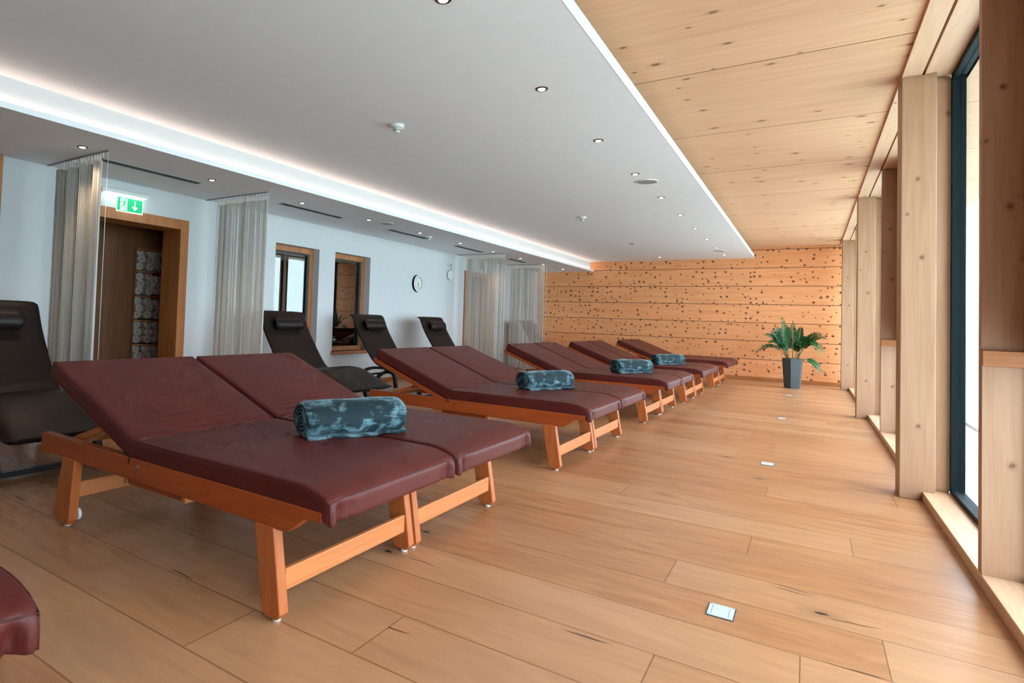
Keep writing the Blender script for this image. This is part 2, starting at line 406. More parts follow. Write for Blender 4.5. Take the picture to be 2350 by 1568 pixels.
# exterior roof overhang, ground
struct('trim_eave', MB().box((.96, Y0-3, 3.16), (1.95, YW+2, 3.36)), M['ceilwood'])
struct('ground_gravel', MB().box((1.0, Y0-3, -.3), (1.93, 60, -.10)), M['gravel'])
struct('trim_kerb', MB().box((1.93, Y0-3, -.3), (2.06, 60, -.06)), M['kerb'])
struct('ground_grass', MB().box((2.06, -20, -.5), (60, 90, -.14)), M['grass'])
rail = thing('railing', (4.4, 24, -.14), 'thin metal terrace railing outside beyond the window glass', 'railing')
MB().box((2.1, 23.98, .47), (12, 24.02, .50)).build('top_rail', M['metal'], rail, base=(0, 0, 0)).location = Vector((-4.4, -24, .14))*S
for i in range(6):
    MB().box((-.015, -.015, 0), (.015, .015, .62)).build('post', M['metal'], rail).location = Vector((-2.2+i*1.8, 0, 0))*S

# ------------------------------------------------------------------ window wall
struct('trim_sill', MB().box((.69, Y0, 0), (.852, YW, .064)), M['sillw'], bevel=.003)
gl_i = 0
nm = {0: 'behind the camera', 1: 'beside the camera', 2: 'nearest tall one in view', 3: 'middle one, level with the third pair of sunbeds', 4: 'farthest one, against the knotty end wall'}
for i, y in enumerate(PY):
    t = thing('timber_post', (.56, y, 0), 'pale spruce window post, '+nm[i], 'post', 'timber posts of the window wall')
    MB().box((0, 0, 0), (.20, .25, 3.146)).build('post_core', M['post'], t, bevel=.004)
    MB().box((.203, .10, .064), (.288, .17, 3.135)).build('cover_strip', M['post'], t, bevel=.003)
fl = ['out of view behind the camera', 'closest to the camera with ledge', 'between the two nearest posts', 'between the far posts']
for i, y in enumerate(FY):
    t = thing('timber_fin', (.692, y, .064), 'upright spruce window fin '+fl[i], 'panel', 'timber fins between the window posts')
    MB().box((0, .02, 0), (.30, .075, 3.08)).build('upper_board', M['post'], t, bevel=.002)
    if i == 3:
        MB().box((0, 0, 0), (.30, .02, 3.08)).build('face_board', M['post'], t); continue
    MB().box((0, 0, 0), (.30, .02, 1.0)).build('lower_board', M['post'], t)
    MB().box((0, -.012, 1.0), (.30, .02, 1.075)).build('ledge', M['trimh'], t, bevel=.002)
    # unseen opaque leaf, added camera-side so the fin's upper board falls dark
    MB().box((.17, -.60, 1.075), (.23, .02, 3.08)).build('shading_leaf', M['trimw'], t)
# dark metal frames and panes, one window for each opening
segs = []
for i in range(4):
    segs.append((PY[i]+.18, FY[i]+.02)); segs.append((FY[i]+.08, PY[i+1]+.10))
segs.append((PY[4]+.18, YW))
for k, (a, b) in enumerate(segs):
    fr = MB()
    for zz in ((.064, .10), (3.10, 3.146)): fr.box((.852, a, zz[0]), (.885, b, zz[1]))
    fr.box((.852, a, .10), (.885, a+.03, 3.10)); fr.box((.852, b-.045, .10), (.885, b, 3.10))
    fr.box((.887, a, .064), (.93, b, .085)).box((.887, a, 3.12), (.93, b, 3.146)).box((.887, b-.03, .085), (.93, b, 3.12)).box((.887, a, .085), (.93, a+.02, 3.12))
    f = struct('window_%d' % (k+1), fr, M['dark'])
    p = MB().box((.895, a+.02, .085), (.901, b-.03, 3.12)).build('pane', M['glass'], f)
struct('trim_outer', MB().box((.852, Y0, 0), (.96, YW, .06)), M['kerb'])
struct('wall_right_and_daylight_block', MB().box((.905, Y0, 3.146), (.96, YW, 3.4)).box((.905, Y0-.2, -.1), (.96, -.86, 3.2)), M['beamw'])  # header over the windows, plus unseen solid part added to block rear daylight

# ------------------------------------------------------------------ left wall: door frames
def door_frame(D, n, depth):
    a, b, h = D; f = .115
    o = MB().box((XL-depth, a, 0), (XL+.022, a+f, h)).box((XL-depth, b-f, 0), (XL+.022, b, h)).box((XL-depth, a+f, h-.125), (XL+.022, b-f, h))
    return struct('door_%d' % n, o, M['trimw'], bevel=.004)
door_frame(D1, 1, .36); d2 = door_frame(D2, 2, .12)
MB().box((XL-.10, D2[0]+.115, 0), (XL-.06, D2[1]-.115, D2[2]-.125)).build('door_leaf', M['closet'], d2)
# passage behind door 1
struct('wall_passage', MB().box((-7.62, 2.6, 0), (-7.58, 4.53, 2.9)).box((-7.62, 4.53, 2.0), (-7.585, 5.4, 2.9)).box((-8.05, 4.3, -.05), (-8.02, 5.6, 2.9)).box((-7.62, 5.20, 0), (-7.58, 5.6, 2.9)).box((-7.6, 2.4, 0), (XL-T, 2.6, 2.9)).box((-7.6, 5.6, 0), (XL-T, 5.7, 2.9)).box((-7.62, 2.4, 2.45), (XL-T, 5.7, 2.5)), M['closet'])
shelf = thing('towel_shelf', (-7.6, 4.53, 0), 'tall narrow brown wooden towel shelf seen through the doorway', 'shelf')
for nme, a, b in (('side_panel', (-.42, 0, 0), (.03, .022, 2.04)), ('side_panel', (-.42, .60, 0), (.03, .622, 2.04)), ('back_panel', (-.44, 0, 0), (-.42, .622, 2.04))):
    MB().box(a, b).build(nme, M['closet'], shelf)
SH = [.03, .375, .705, 1.04, 1.375, 1.712]
for z in SH+[2.02]: MB().box((-.42, .022, z-.012), (.025, .60, z+.008)).build('shelf_board', M['trimw'], shelf)
def towel_mesh(seed):
    rnd = random.Random(seed); mb = MB(); turns = 4.2; n = 60; th = .0085; sx = rnd.uniform(.9, 1.12)
    ph = rnd.uniform(0, 6.28); L = .30
    def P(t, o):
        a = ph+t*turns*2*PI; r = .012+t*.055+o + .002*math.sin(3*a+seed)
        return (r*math.cos(a)*sx, r*math.sin(a)/sx)
    ou = [P(i/n, th/2) for i in range(n+1)]; inn = [P(i/n, -th/2) for i in range(n+1)]
    bm = mb.bm
    for q in (ou, inn): pass
    A = [[bm.verts.new((x, y, z)) for (y, z) in q] for q in (ou, inn) for x in (-L, 0.)]
    for i in range(n):
        mb._f([A[0][i], A[0][i+1], A[1][i+1], A[1][i]]); mb._f([A[2][i], A[3][i], A[3][i+1], A[2][i+1]])
        mb._f([A[1][i], A[1][i+1], A[3][i+1], A[3][i]]); mb._f([A[0][i], A[2][i], A[2][i+1], A[0][i+1]])
    mb._f([A[0][n], A[2][n], A[3][n], A[1][n]]); mb._f([A[0][0], A[1][0], A[3][0], A[2][0]])
    return mb
protos = [towel_mesh(k).build('rolled_towel', M['towel'], smooth=True, angle=.7) for k in range(4)]
used = set(); names = ['lowest', 'second lowest', 'middle', 'second highest', 'highest']
pos3 = ['left', 'middle', 'right']; row3 = ['bottom', 'middle', 'top']
vis = SH[1:]
for si, z in enumerate(vis):
    for rw in range(3):
        for c_ in range(3):
            k = random.randrange(4); src = protos[k]
            o = src if k not in used else src.copy()
            if k in used: C.objects.link(o)
            used.add(k)
            yy = 4.53+.022+.075+c_*.152+(.02 if rw == 1 else 0)+random.uniform(-.008, .008)
            zz = z+.008+.070+rw*.097 + random.uniform(-.003, .003)
            if rw == 2 and c_ == 2 and si in (2, 3): zz -= .02
            o.location = Vector((-7.6+random.uniform(-.03, .0), yy, zz))*S
            o.rotation_euler = (random.uniform(0, 6.28), 0, random.uniform(-.05, .05)); o.scale = (1, .86, .86)
            tag(o, 'rolled cream towel on the %s visible shelf, %s of the %s row' % (names[si], pos3[c_], row3[rw]), 'towel', 'rolled towels in the doorway shelf')
# ------------------------------------------------------------------ left wall windows
for i, Wd in enumerate((W1, W2)):
    a, b, z0, z1 = Wd; x = XL-.13
    fr = MB().box((x-.06, a, z1-.085), (x, b, z1)).box((x-.06, a, z0), (x, b, z0+.075)).box((x-.06, a, z0+.075), (x, a+.09, z1-.085)).box((x-.06, b-.085, z0+.075), (x, b, z1-.085))
    f = struct('window_%d' % (20+i), fr, M['trimw'], bevel=.004)
    MB().box((x-.05, a+.09, z0+.075), (x-.012, a+.12, z1-.085)).box((x-.05, b-.125, z0+.075), (x-.012, b-.085, z1-.085)).box((x-.05, a+.12, z1-.105), (x-.012, b-.125, z1-.085)).build('inner_frame', M['slot'], f)
    MB().box((x-.04, a+.10, z0+.08), (x-.034, b-.10, z1-.09)).build('pane', M['coated'], f)
    if i == 0: MB().box((x-.10, a+.10, z1-.235), (x-.045, b-.10, z1-.09)).build('blind_box', M['black'], f)
    MB().box((x, a, z0-.045), (XL+.0, b, z0+.0)).box((XL, a-.03, z0-.055), (XL+.035, b+.02, z0-.0)).build('window_sill', M['trimh'], f, bevel=.003)
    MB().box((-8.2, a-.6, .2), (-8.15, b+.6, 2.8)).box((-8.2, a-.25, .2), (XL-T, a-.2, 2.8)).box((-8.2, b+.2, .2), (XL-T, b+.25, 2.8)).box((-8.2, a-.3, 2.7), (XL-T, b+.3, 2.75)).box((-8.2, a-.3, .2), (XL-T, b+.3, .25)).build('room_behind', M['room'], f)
tag(MB().lathe([(.002, 0), (.05, 0), (.085, .04), (.095, .09), (.08, .14), (.045, .165), (.002, .17)], n=24, cap=False).build('silver_bowl', M['metal'], smooth=True, base=(0, 0, 0)), 'small round silver bowl behind the second window pane', 'bowl').location = Vector((-7.0, 7.95, .676))*S
tag(MB().box((-.12, -.15, 0), (.12, .15, .03)).box((-.10, -.13, -.40), (.10, .13, 0)).build('small_stand', M['room']), 'dark stand under the silver bowl behind the window', 'stand').location = Vector((-7.0, 7.95, .645))*S

# ------------------------------------------------------------------ downlights, speakers, detectors, vents
def dl_proto():
    t = thing('downlight', (0, 0, 0), 'x', 'lamp')
    MB().lathe([(.028, -.002), (.030, -.0055), (.042, -.0055), (.047, 0)], n=28, cap=False).build('ring', M['bronze'], t, smooth=True)
    MB().lathe([(.001, -.0125), (.014, -.0115), (.024, -.0085), (.028, -.003)], n=24, cap=False).build('bulb_face', M['bulb'], t)
    return t
dl = dl_proto(); first = True
def spot(t, e):
    l = bpy.data.lights.new('downlight_beam', 'SPOT'); l.energy = e; l.color = (1, .74, .5); l.spot_size = 1.7; l.spot_blend = .9; l.shadow_soft_size = .025
    o = bpy.data.objects.new('downlight_beam', l); C.objects.link(o); o.parent = t; o.location = (0, 0, -.02)
ordn = ['nearest', 'second', 'third', 'fourth', 'fifth', 'sixth', 'seventh', 'eighth', 'ninth', 'tenth', 'eleventh']
def place_dl(x, y, z, lab, grp, e):
    global first
    if first: t = dl; first = False
    else: t = dl.copy(); C.objects.link(t); [ (lambda c: (C.objects.link(c), setattr(c, 'parent', t)))(ch.copy()) for ch in dl.children if ch.type == 'MESH']
    t.location = Vector((x, y, z))*S; t['label'] = lab; t['group'] = grp; spot(t, e)
for k in range(10):
    place_dl(-5.465, 2.71+1.415*k, 2.654, 'recessed warm downlight in the low side soffit, %s from the camera' % ordn[k], 'downlights in the soffit', 20)
for k in range(10):
    place_dl(-1.638, 2.66+1.42*k, 2.917, 'recessed warm downlight in the white ceiling near its edge, %s from the camera' % ordn[k], 'downlights in the white ceiling', 12)
place_dl(-3.06, 15.54, 2.917, 'recessed warm downlight alone in the white ceiling, close to the end wall', 'downlights in the white ceiling', 5)
def speaker(x, y, z, r, lab):
    t = thing('ceiling_speaker', (x, y, z), lab, 'speaker', 'round ceiling speakers')
    MB().lathe([(r*.88, -.004), (r*.93, -.010), (r, -.006), (r, .0)], n=36, cap=False).build('rim', M['plastic'], t, smooth=True)
    MB().lathe([(.001, -.006), (r*.9, -.005)], n=36, cap=False).build('grille', M['grey'], t)
speaker(-1.61, 7.35, 2.917, .125, 'round grey speaker flush in the white ceiling, beside the fourth downlight')
speaker(-1.65, 14.65, 2.917, .125, 'round grey speaker flush in the white ceiling, near the end wall')
speaker(-5.42, 7.35, 2.654, .11, 'round white speaker in the low soffit above the windows')
speaker(-5.43, 14.75, 2.654, .11, 'round white speaker in the low soffit near the end wall')
def detector(x, y, z, lab, s=1.):
    t = thing('smoke_detector', (x, y, z), lab, 'smoke detector', 'ceiling smoke detectors')
    MB().lathe([(.058*s, 0), (.058*s, -.018*s), (.054*s, -.024*s), (.030*s, -.036*s), (.001, -.037*s)], n=28, cap=False).build('base', M['plastic'], t, smooth=True, angle=.5)
    MB().lathe([(.026*s, -.034*s), (.026*s, -.060*s), (.022*s, -.066*s), (.001, -.066*s)], n=20, cap=False).build('sensor_head', M['plastic'], t, smooth=True, angle=.5)
    v = MB()
    for k in range(10):
        a = k*2*PI/10
        for dz in (-.043, -.050): v.box((.0255*s*math.cos(a)-.004*s, .0255*s*math.sin(a)-.004*s, dz*s-.002*s), (.0255*s*math.cos(a)+.004*s, .0255*s*math.sin(a)+.004*s, dz*s+.002*s))
    v.build('vent_slits', M['ink'], t)
detector(-3.05, 4.24, 2.917, 'white smoke detector on the white ceiling, nearer and larger one', 1.05)
detector(-3.02, 9.38, 2.917, 'white smoke detector on the white ceiling, farther one', 1.05)
detector(-5.56, 8.82, 2.654, 'white smoke detector on the low soffit beside a slot vent', 1.)
tag(MB().lathe([(.045, 0), (.045, -.012), (.001, -.014)], n=20, cap=False).build('ceiling_sensor', M['grey'], smooth=True, angle=.6), 'small flat grey sensor disc on the white ceiling near the end wall', 'sensor').location = Vector((-3.07, 12.82, 2.917))*S
vl = ['above the doorway, nearest', 'between second string curtain and first window', 'above the wall clock side', 'before the third string curtain', 'between the third and fourth string curtains']
for k, (a, b) in enumerate(((3.03, 4.17), (5.44, 6.66), (7.87, 9.03), (10.1, 11.25), (12.62, 13.55))):
    t = thing('slot_vent', (-5.75, a, 2.654), 'long grey slot vent in the low soffit, '+vl[k], 'vent', 'slot vents in the soffit'); L = b-a
    MB().box((-.06, 0, -.006), (-.05, L, .004)).box((.05, 0, -.006), (.06, L, .004)).box((-.05, 0, -.006), (.05, .01, .004)).box((-.05, L-.01, -.006), (.05, L, .004)).build('frame', M['grey'], t)
    MB().box((-.05, .01, .0), (.05, L-.01, -.001)).build('backing', M['slot'], t)
    for j in range(3): MB().box((-.032+j*.03, .01, -.006), (-.026+j*.03, L-.01, -.001)).build('slat', M['slot'], t)
ls = MB().box((-5.005, Y0+.1, 2.7025), (-4.985, YW-.05, 2.710)).build('light_strip', M['led'])
tag(ls, 'long warm light strip hidden on the soffit ledge in the ceiling cove', 'light strip')

# ------------------------------------------------------------------ exit sign, clock, wall bits
es = thing('exit_sign', (XL, 3.78, 2.30), 'lit green emergency exit sign over the doorway, running figure and down arrow', 'exit sign')
MB().box((0, -.36, .195), (.12, .22, .235)).build('housing', M['plastic'], es, bevel=.008)
MB().box((.03, -.30, .188), (.10, .19, .195)).build('light_tube', M['signglow'], es)
MB().box((.055, -.16, 0), (.065, .16, .185)).build('plate', M['signwhite'], es)
MB().box((.0655, -.152, .012), (.068, .152, .165)).build('green_panel', M['green'], es)
def poly(mb, pts, x0=.068, x1=.0695):
    mb.prism([(p[0], p[1]) for p in pts], 'x', x0, x1)
pm = MB(); poly(pm, [(-.118, .020), (-.035, .020), (-.035, .155), (-.118, .155)]); pm.build('door_pictogram', M['signwhite'], es)
rm = MB(); X0, X1 = .0697, .0709
rm.lathe([(.011, 0), (.011, .0012)], c=(X0, -.062, .142), n=14, axis='x')
for q in ([(-.078, .128), (-.060, .130), (-.066, .085), (-.086, .083)], [(-.078, .128), (-.074, .120), (-.100, .108), (-.104, .116)], [(-.104, .116), (-.098, .112), (-.108, .090), (-.114, .094)],
          [(-.062, .124), (-.056, .116), (-.042, .104), (-.046, .098), (-.062, .108)], [(-.086, .088), (-.072, .082), (-.088, .058), (-.098, .062)], [(-.098, .064), (-.090, .058), (-.118, .040), (-.122, .048)],
          [(-.076, .090), (-.064, .086), (-.050, .062), (-.060, .058)], [(-.060, .062), (-.051, .060), (-.053, .026), (-.062, .026)]):
    poly(rm, q, X0, X1)
rm.build('running_figure', M['green'], es)
am = MB(); poly(am, [(.052, .145), (.066, .145), (.066, .060), (.084, .080), (.092, .070), (.059, .030), (.026, .070), (.034, .080), (.052, .060)]); am.build('down_arrow', M['signwhite'], es)

ck = thing('wall_clock', (XL, 9.965, 1.90), 'round white wall clock with dark edge hanging beside the second window', 'clock')
MB().lathe([(.172, 0), (.175, .02), (.172, .045), (.150, .052), (.146, .042)], n=48, cap=False, axis='x').build('rim', M['dark'], ck, smooth=True, angle=.8)
MB().lathe([(.171, .046), (.150, .054), (.144, .044)], n=48, cap=False, axis='x').build('bezel', M['plastic'], ck, smooth=True)
MB().lathe([(.001, .036), (.148, .036)], n=48, cap=False, axis='x').build('face', M['plastic'], ck)
tk = MB()
for k in range(60):
    a = k*2*PI/60; r0 = .128 if k % 5 else .122; c, s_ = math.sin(a), math.cos(a); h = .0012 if k % 5 else .0028
    tk.prism([(r0*c-h*s_, r0*s_+h*c), (.136*c-h*s_, .136*s_+h*c), (.136*c+h*s_, .136*s_-h*c), (r0*c+h*s_, r0*s_-h*c)], 'x', .0365, .038)
tk.build('minute_marks', M['ink'], ck)
nb = MB()
for k in range(1, 13):
    cu = bpy.data.curves.new('n', 'FONT'); cu.body = str(k); cu.size = .036*1; cu.align_x = 'CENTER'; cu.align_y = 'CENTER'
    to = bpy.data.objects.new('n', cu); C.objects.link(to); dg = bpy.context.evaluated_depsgraph_get(); me = bpy.data.meshes.new_from_object(to.evaluated_get(dg))
    a = k*2*PI/12; vs = [nb.bm.verts.new((.0378, .104*math.sin(a)+v.co.x, .104*math.cos(a)+v.co.y)) for v in me.vertices]
    for p in me.polygons: nb._f([vs[i] for i in p.vertices])
    bpy.data.objects.remove(to); bpy.data.meshes.remove(me); bpy.data.curves.remove(cu)
nb.build('numerals', M['ink'], ck)
def hand(a, L, wd, nm_):
    c, s_ = math.sin(a), math.cos(a)
    MB().prism([(-.02*c-wd*s_, -.02*s_+wd*c), (L*c-wd*.5*s_, L*s_+wd*.5*c), (L*c+wd*.5*s_, L*s_-wd*.5*c), (-.02*c+wd*s_, -.02*s_-wd*c)], 'x', .040, .042).build(nm_, M['ink'], ck)
hand(PI*1.02, .075, .006, 'hour_hand'); hand(PI*1.0, .115, .004, 'minute_hand')
MB().lathe([(.008, .036), (.008, .045)], n=14, axis='x').build('hub', M['ink'], ck)
wb = thing('wall_bell', (XL, 11.25, 2.17), 'round pale bell on the left wall under a small square plate', 'bell')
MB().lathe([(.105, 0), (.105, .03), (.09, .05), (.04, .062), (.001, .064)], n=32, cap=False, axis='x').build('dome', M['plastic'], wb, smooth=True, angle=.5)
MB().lathe([(.110, .0), (.112, .012), (.106, .02)], n=32, cap=False, axis='x').build('rim', M['grey'], wb, smooth=True)
MB().box((0, -.07, .17), (.025, .07, .27)).build('switch_plate', M['plastic'], wb, bevel=.004)
MB().box((.025, -.02, .205), (.03, .0, .225)).box((.025, .025, .20), (.035, .04, .245)).build('button', M['ink'], wb)
MB().tube([(.012, .03, .17), (.02, .05, .13), (.03, .02, .08)], .006, 6).build('bracket', M['metal'], wb, smooth=True)
tag(MB().lathe([(.09, 0), (.09, .03), (.06, .05), (.001, .052)], n=28, cap=False, axis='x').build('wall_lamp', M['grey'], smooth=True, angle=.5), 'small round grey wall fitting above the far door, behind string curtain', 'wall lamp').location = Vector((XL, 12.82, 2.53))*S

# ------------------------------------------------------------------ string curtains
def curtain(y, x0, x1, n, fold, flen, lab, loop=.0, seed=1, xr=None):
    rnd = random.Random(seed); t = thing('string_curtain', (XL, y, 0), lab, 'curtain', 'ivory string curtains hanging from the soffit')
    MB().box((.03, -.010, 2.643), (1.205, .010, 2.6535)).build('track', M['grey'], t)
    hk = MB()
    for k in range(16):
        xx = x0+(x1-x0)*(k+.5)/16; hk.box((xx-.003, -.003, 2.60), (xx+.003, .003, 2.645))
    hk.build('hooks', M['plastic'], t)
    def yf(xx): return fold*math.sin(xx*flen+seed) + .35*fold*math.sin(xx*flen*2.3)
    hb = MB(); N = 90
    hb.grid(lambda u, v: (x0+(x1-x0)*u, yf(x0+(x1-x0)*u), 2.53+.085*v), N, 1)
    # gauzy header tape: a row of close stitched loops, not a solid sheet
    hb.bm.clear()
    for k in range(int((x1-x0)/.0065)):
        xx = x0+.0065*k; yy = yf(xx); hb.box((xx, yy-.0008, 2.545), (xx+.0040, yy+.0008, 2.612))
    hb.box((x0, -.0, 2.608), (x1, .0015, 2.614)) if fold < .03 else None
    hb.build('header_tape', M['string'], t)
    st = MB(); bm = st.bm; r = .0019
    for k in range(n):
        xx = x0+(x1-x0)*rnd.random(); yy = yf(xx)+rnd.uniform(-.012, .012); sw = rnd.uniform(-.006, .006); sy = rnd.uniform(-.006, .006)
        zb = .03+rnd.uniform(0, .03); a0 = rnd.random()*2
        ra = [bm.verts.new((xx+r*math.cos(a0+q*2.094), yy+r*math.sin(a0+q*2.094), 2.56)) for q in range(3)]
        rb = [bm.verts.new((xx+sw+r*math.cos(a0+q*2.094), yy+sy+r*math.sin(a0+q*2.094), zb)) for q in range(3)]
        for q in range(3): st._f([ra[q], ra[(q+1) % 3], rb[(q+1) % 3], rb[q]])
    o = st.build('strings', M['string'], t, smooth=True); o['kind'] = 'stuff'
    # weighted clear edge cord at the room side
    MB().tube([(1.19, 0, 2.65), (1.19, 0, .04)], .0025, 6).build('edge_cord', M['plastic'], t, smooth=True)
curtain(2.89, .30, 1.13, 900, .045, 26., 'ivory string curtain with deep folds, nearest, half across the towel doorway', seed=2)
curtain(4.85, .24, 1.19, 400, .012, 16., 'flat ivory string curtain between the towel doorway and first window', seed=3)
curtain(11.55, .26, 1.19, 400, .010, 14., 'flat ivory string curtain hanging in front of the far door', seed=4)
curtain(13.97, .22, 1.13, 400, .010, 14., 'flat ivory string curtain farthest away, closest to the knotty end wall', seed=5)

# ------------------------------------------------------------------ sunbeds
def cr(pts, n):
    out = []
    P = [pts[0]]+list(pts)+[pts[-1]]
    for i in range(1, len(P)-2):
        for k in range(n):
            t = k/n; a, b, c, d = [Vector(q) for q in P[i-1:i+3]]
            out.append(.5*((2*b)+(-a+c)*t+(2*a-5*b+4*c-d)*t*t+(-a+3*b-3*c+d)*t*t*t))
    out.append(Vector(P[-2])); return out
BW = .945      # sunbed width
def make_sunbed():
    # local x: 0 at the foot legs (towards the window), negative towards the head; local y: 0..BW
    t = thing('sunbed', (0, 0, 0), 'x', 'sunbed')
    for s_, y0 in ((0, .005), (1, BW-.055)):
        y1 = y0+.05
        pts = [(-1.975, .365), (-1.975, .470), (.19, .470), (.19, .432), (.10, .425), (.075, .402), (.055, .385), (.02, .362), (-.02, .355), (-.16, .358), (-1.74, .368)]
        MB().prism(pts, 'y', y0, y1).build('side_rail', M['bedx'], t, bevel=.004)
        MB().prism([(-.165, .362), (-.055, .362), (.0, .035), (-.02, .012), (-.085, .012), (-.105, .035)], 'y', y0-.004+(.008 if s_ else 0), y1-.004+(.008 if s_ else 0)).build('leg', M['bedz'], t, bevel=.006)
        MB().prism([(-1.72, .372), (-1.585, .372), (-1.62, .04), (-1.64, .012), (-1.71, .012), (-1.79, .035)], 'y', y0-.004+(.008 if s_ else 0), y1-.004+(.008 if s_ else 0)).build('leg', M['bedz'], t, bevel=.006)
        for lx in (-.045, -1.68): MB().lathe([(.016, 0), (.018, .013)], c=(lx, (y0+y1)/2, 0), n=14).build('glide', M['plastic'], t)
        MB().lathe([(.007, 0), (.007, .004)], c=(-.10, y0-.008 if not s_ else y1+.004, .225), n=10, axis='y').build('bolt', M['metal'], t)
        MB().lathe([(.009, 0), (.009, .004)], c=(-1.0, y0-.003 if not s_ else y1-.001, .435), n=10, axis='y').build('bolt', M['metal'], t)
        # small wheel on the inside of the head leg
        MB().lathe([(.001, 0), (.030, 0), (.033, .005), (.033, .012), (.030, .017), (.001, .017)], c=(-1.65, y1+.002 if not s_ else y0-.021, .06), n=20, cap=False, axis='y').build('wheel', M['plastic'], t)
    MB().box((-.052, .055, .105), (-.030, BW-.055, .192)).build('foot_stretcher', M['bedy'], t, bevel=.004)
    MB().box((-1.70, .055, .14), (-1.675, BW-.055, .225)).build('head_stretcher', M['bedy'], t, bevel=.004)
    for x_ in (-1.2, -.72): MB().box((x_, .055, .31), (x_+.03, BW-.055, .375)).build('cross_bar', M['bedy'], t, bevel=.003)
    for y_ in (.058, BW-.078): MB().box((-1.16, y_, .315), (-.72, y_+.02, .35)).build('pivot_rail', M['bedx'], t, bevel=.002)
    sl = MB()
    for k in range(9): sl.box((-.98+k*.13, .055, .435), (-.92+k*.13, BW-.055, .452))
    o = sl.build('slats', M['bedy'], t)
    # tilted back panel: hinge at (-1.09,.46), angle up towards the head
    ang = math.radians(21.2); hx, hz = -1.075, .462; ca, sa = math.cos(ang), math.sin(ang)
    def B(d, h): return (hx-d*ca-h*sa*-1*-1, hz+d*sa+h*ca)  # d along panel towards the head, h normal
    def B(d, h): return (hx-d*ca+h*sa, hz+d*sa+h*ca)
    for y0 in (.06, BW-.10):
        pts = [B(-.02, -.045), B(.90, -.045), B(.925, -.035), B(.93, -.02), B(.925, -.005), B(-.02, -.002)]
        MB().prism(pts, 'y', y0-.05 if y0 < .5 else y0+.0, y0-.01 if y0 < .5 else y0+.04+.05).build('back_rail', M['bedx'], t, bevel=.003)
    bs = MB()
    for k in range(8):
        a, b = .04+k*.108, .10+k*.108; bs.prism([B(a, -.02), B(b, -.02), B(b, -.004), B(a, -.004)], 'y', .05, BW-.05)
    bs.build('back_slats', M['bedy'], t)
    # prop struts
    for y0 in (.075, BW-.10):
        p0 = B(.36, -.035); p1 = (hx-.66, .455)
        dx, dz = p1[0]-p0[0], p1[1]-p0[1]; L = math.hypot(dx, dz); nx, nz = -dz/L*.018, dx/L*.018
        MB().prism([(p0[0]+nx, p0[1]+nz), (p1[0]+nx, p1[1]+nz), (p1[0]-nx, p1[1]-nz), (p0[0]-nx, p0[1]-nz)], 'y', y0, y0+.025).build('prop', M['bedz'], t, bevel=.003)
    MB().box((hx-.68, .055, .43), (hx-.64, BW-.055, .46)).build('prop_bar', M['bedy'], t, bevel=.003)
    # seat mattress
    L1, Tm = 1.325, .096; cx = (.225+(-1.095))/2; rr = .020
    def d1(p):
        a = p.x/(L1/2); b = p.y/(BW/2); x, y, z = p.x, p.y, p.z
        top = max(0, z/(Tm/2)); e = max(0, a-.72)/.28
        z += .012*(1-a*a)*(1-b*b)*(1 if z > 0 else .2)
        z -= .040*e**2.0                                # the foot end droops over the slats
        if z < 0 or True:
            k = max(0, abs(b)-.80)/.20
            # gathered corner folds at the foot
            if e > .2 and z < .01: z -= .010*k*e; x -= (.030*math.exp(-((abs(b)-.86)/.035)**2)-.010*math.exp(-((abs(b)-.94)/.04)**2)+.012*math.exp(-((abs(b)-.74)/.03)**2))*e*(1-top)
        hh = math.exp(-(a+1)*7)
        z += hh*.004*math.sin(y*38+1.3)*top
        if a < -.9: x += .006*math.sin(y*21)
        return Vector((cx+x, BW/2+y, .507+z))
    m1 = rbox(L1, BW-.012, Tm, rr, 54, 48, 10, d1).build('seat_mattress', M['maroon'], t, smooth=True)
    def piping(nm_, L, dfn, par, ztop, edges='all'):
        q = MB(); W_ = BW-.012; k = rr*.293
        for sz in ([1] if ztop else [1, -1]):
            pts = []
            N = 26
            z = sz*(Tm/2-k)
            for i in range(N+1): pts.append(dfn(Vector((-L/2+k+(L-2*k)*i/N, -W_/2+k, z))))
            for i in range(1, N+1): pts.append(dfn(Vector((L/2-k, -W_/2+k+(W_-2*k)*i/N, z))))
            for i in range(1, N+1): pts.append(dfn(Vector((L/2-k-(L-2*k)*i/N, W_/2-k, z))))
            q.tube(pts, .0028, 5)
        for sy in (-1, 1): q.tube([dfn(Vector((L/2-k, sy*(W_/2-k), zz*Tm/2))) for zz in (.8, .4, 0, -.4, -.8)], .0028, 5)
        return q.build(nm_, M['maroons'], par, smooth=True)
    piping('piping', L1, d1, m1, True)
    # back mattress
    L2 = .915
    def d2(p):
        x, y, z = p.x, p.y, p.z; a = x/(L2/2); b = y/(BW/2); top = max(0, z/(Tm/2))
        z += .010*(1-a*a)*(1-b*b)*(1 if z > 0 else .2)
        near = math.exp(-(1-a)*4.6)*(.35+.65*max(0, math.sin(y*5.5+1.9)))                      # folds near the hinge
        z += top*near*.0088*math.sin((1-a)*34+5*(1-a)**2*9+1.6*math.sin(y*3.5)+y*2.6)*(1-b*b*.6)
        d = L2/2-x+.005
        q = B(d, Tm/2+z)
        return Vector((q[0], BW/2+y, q[1]))
    m2 = rbox(L2, BW-.012, Tm, rr, 90, 28, 10, d2).build('back_mattress', M['maroon'], t, smooth=True)
    q = MB(); k = rr*.293; W_ = BW-.012; z = Tm/2-k; pts = []
    for i in range(27): pts.append(d2(Vector((L2/2-k-(L2-2*k)*i/26, -W_/2+k, z))))
    for i in range(1, 27): pts.append(d2(Vector((-L2/2+k, -W_/2+k+(W_-2*k)*i/26, z))))
    for i in range(1, 27): pts.append(d2(Vector((-L2/2+k+(L2-2*k)*i/26, W_/2-k, z))))
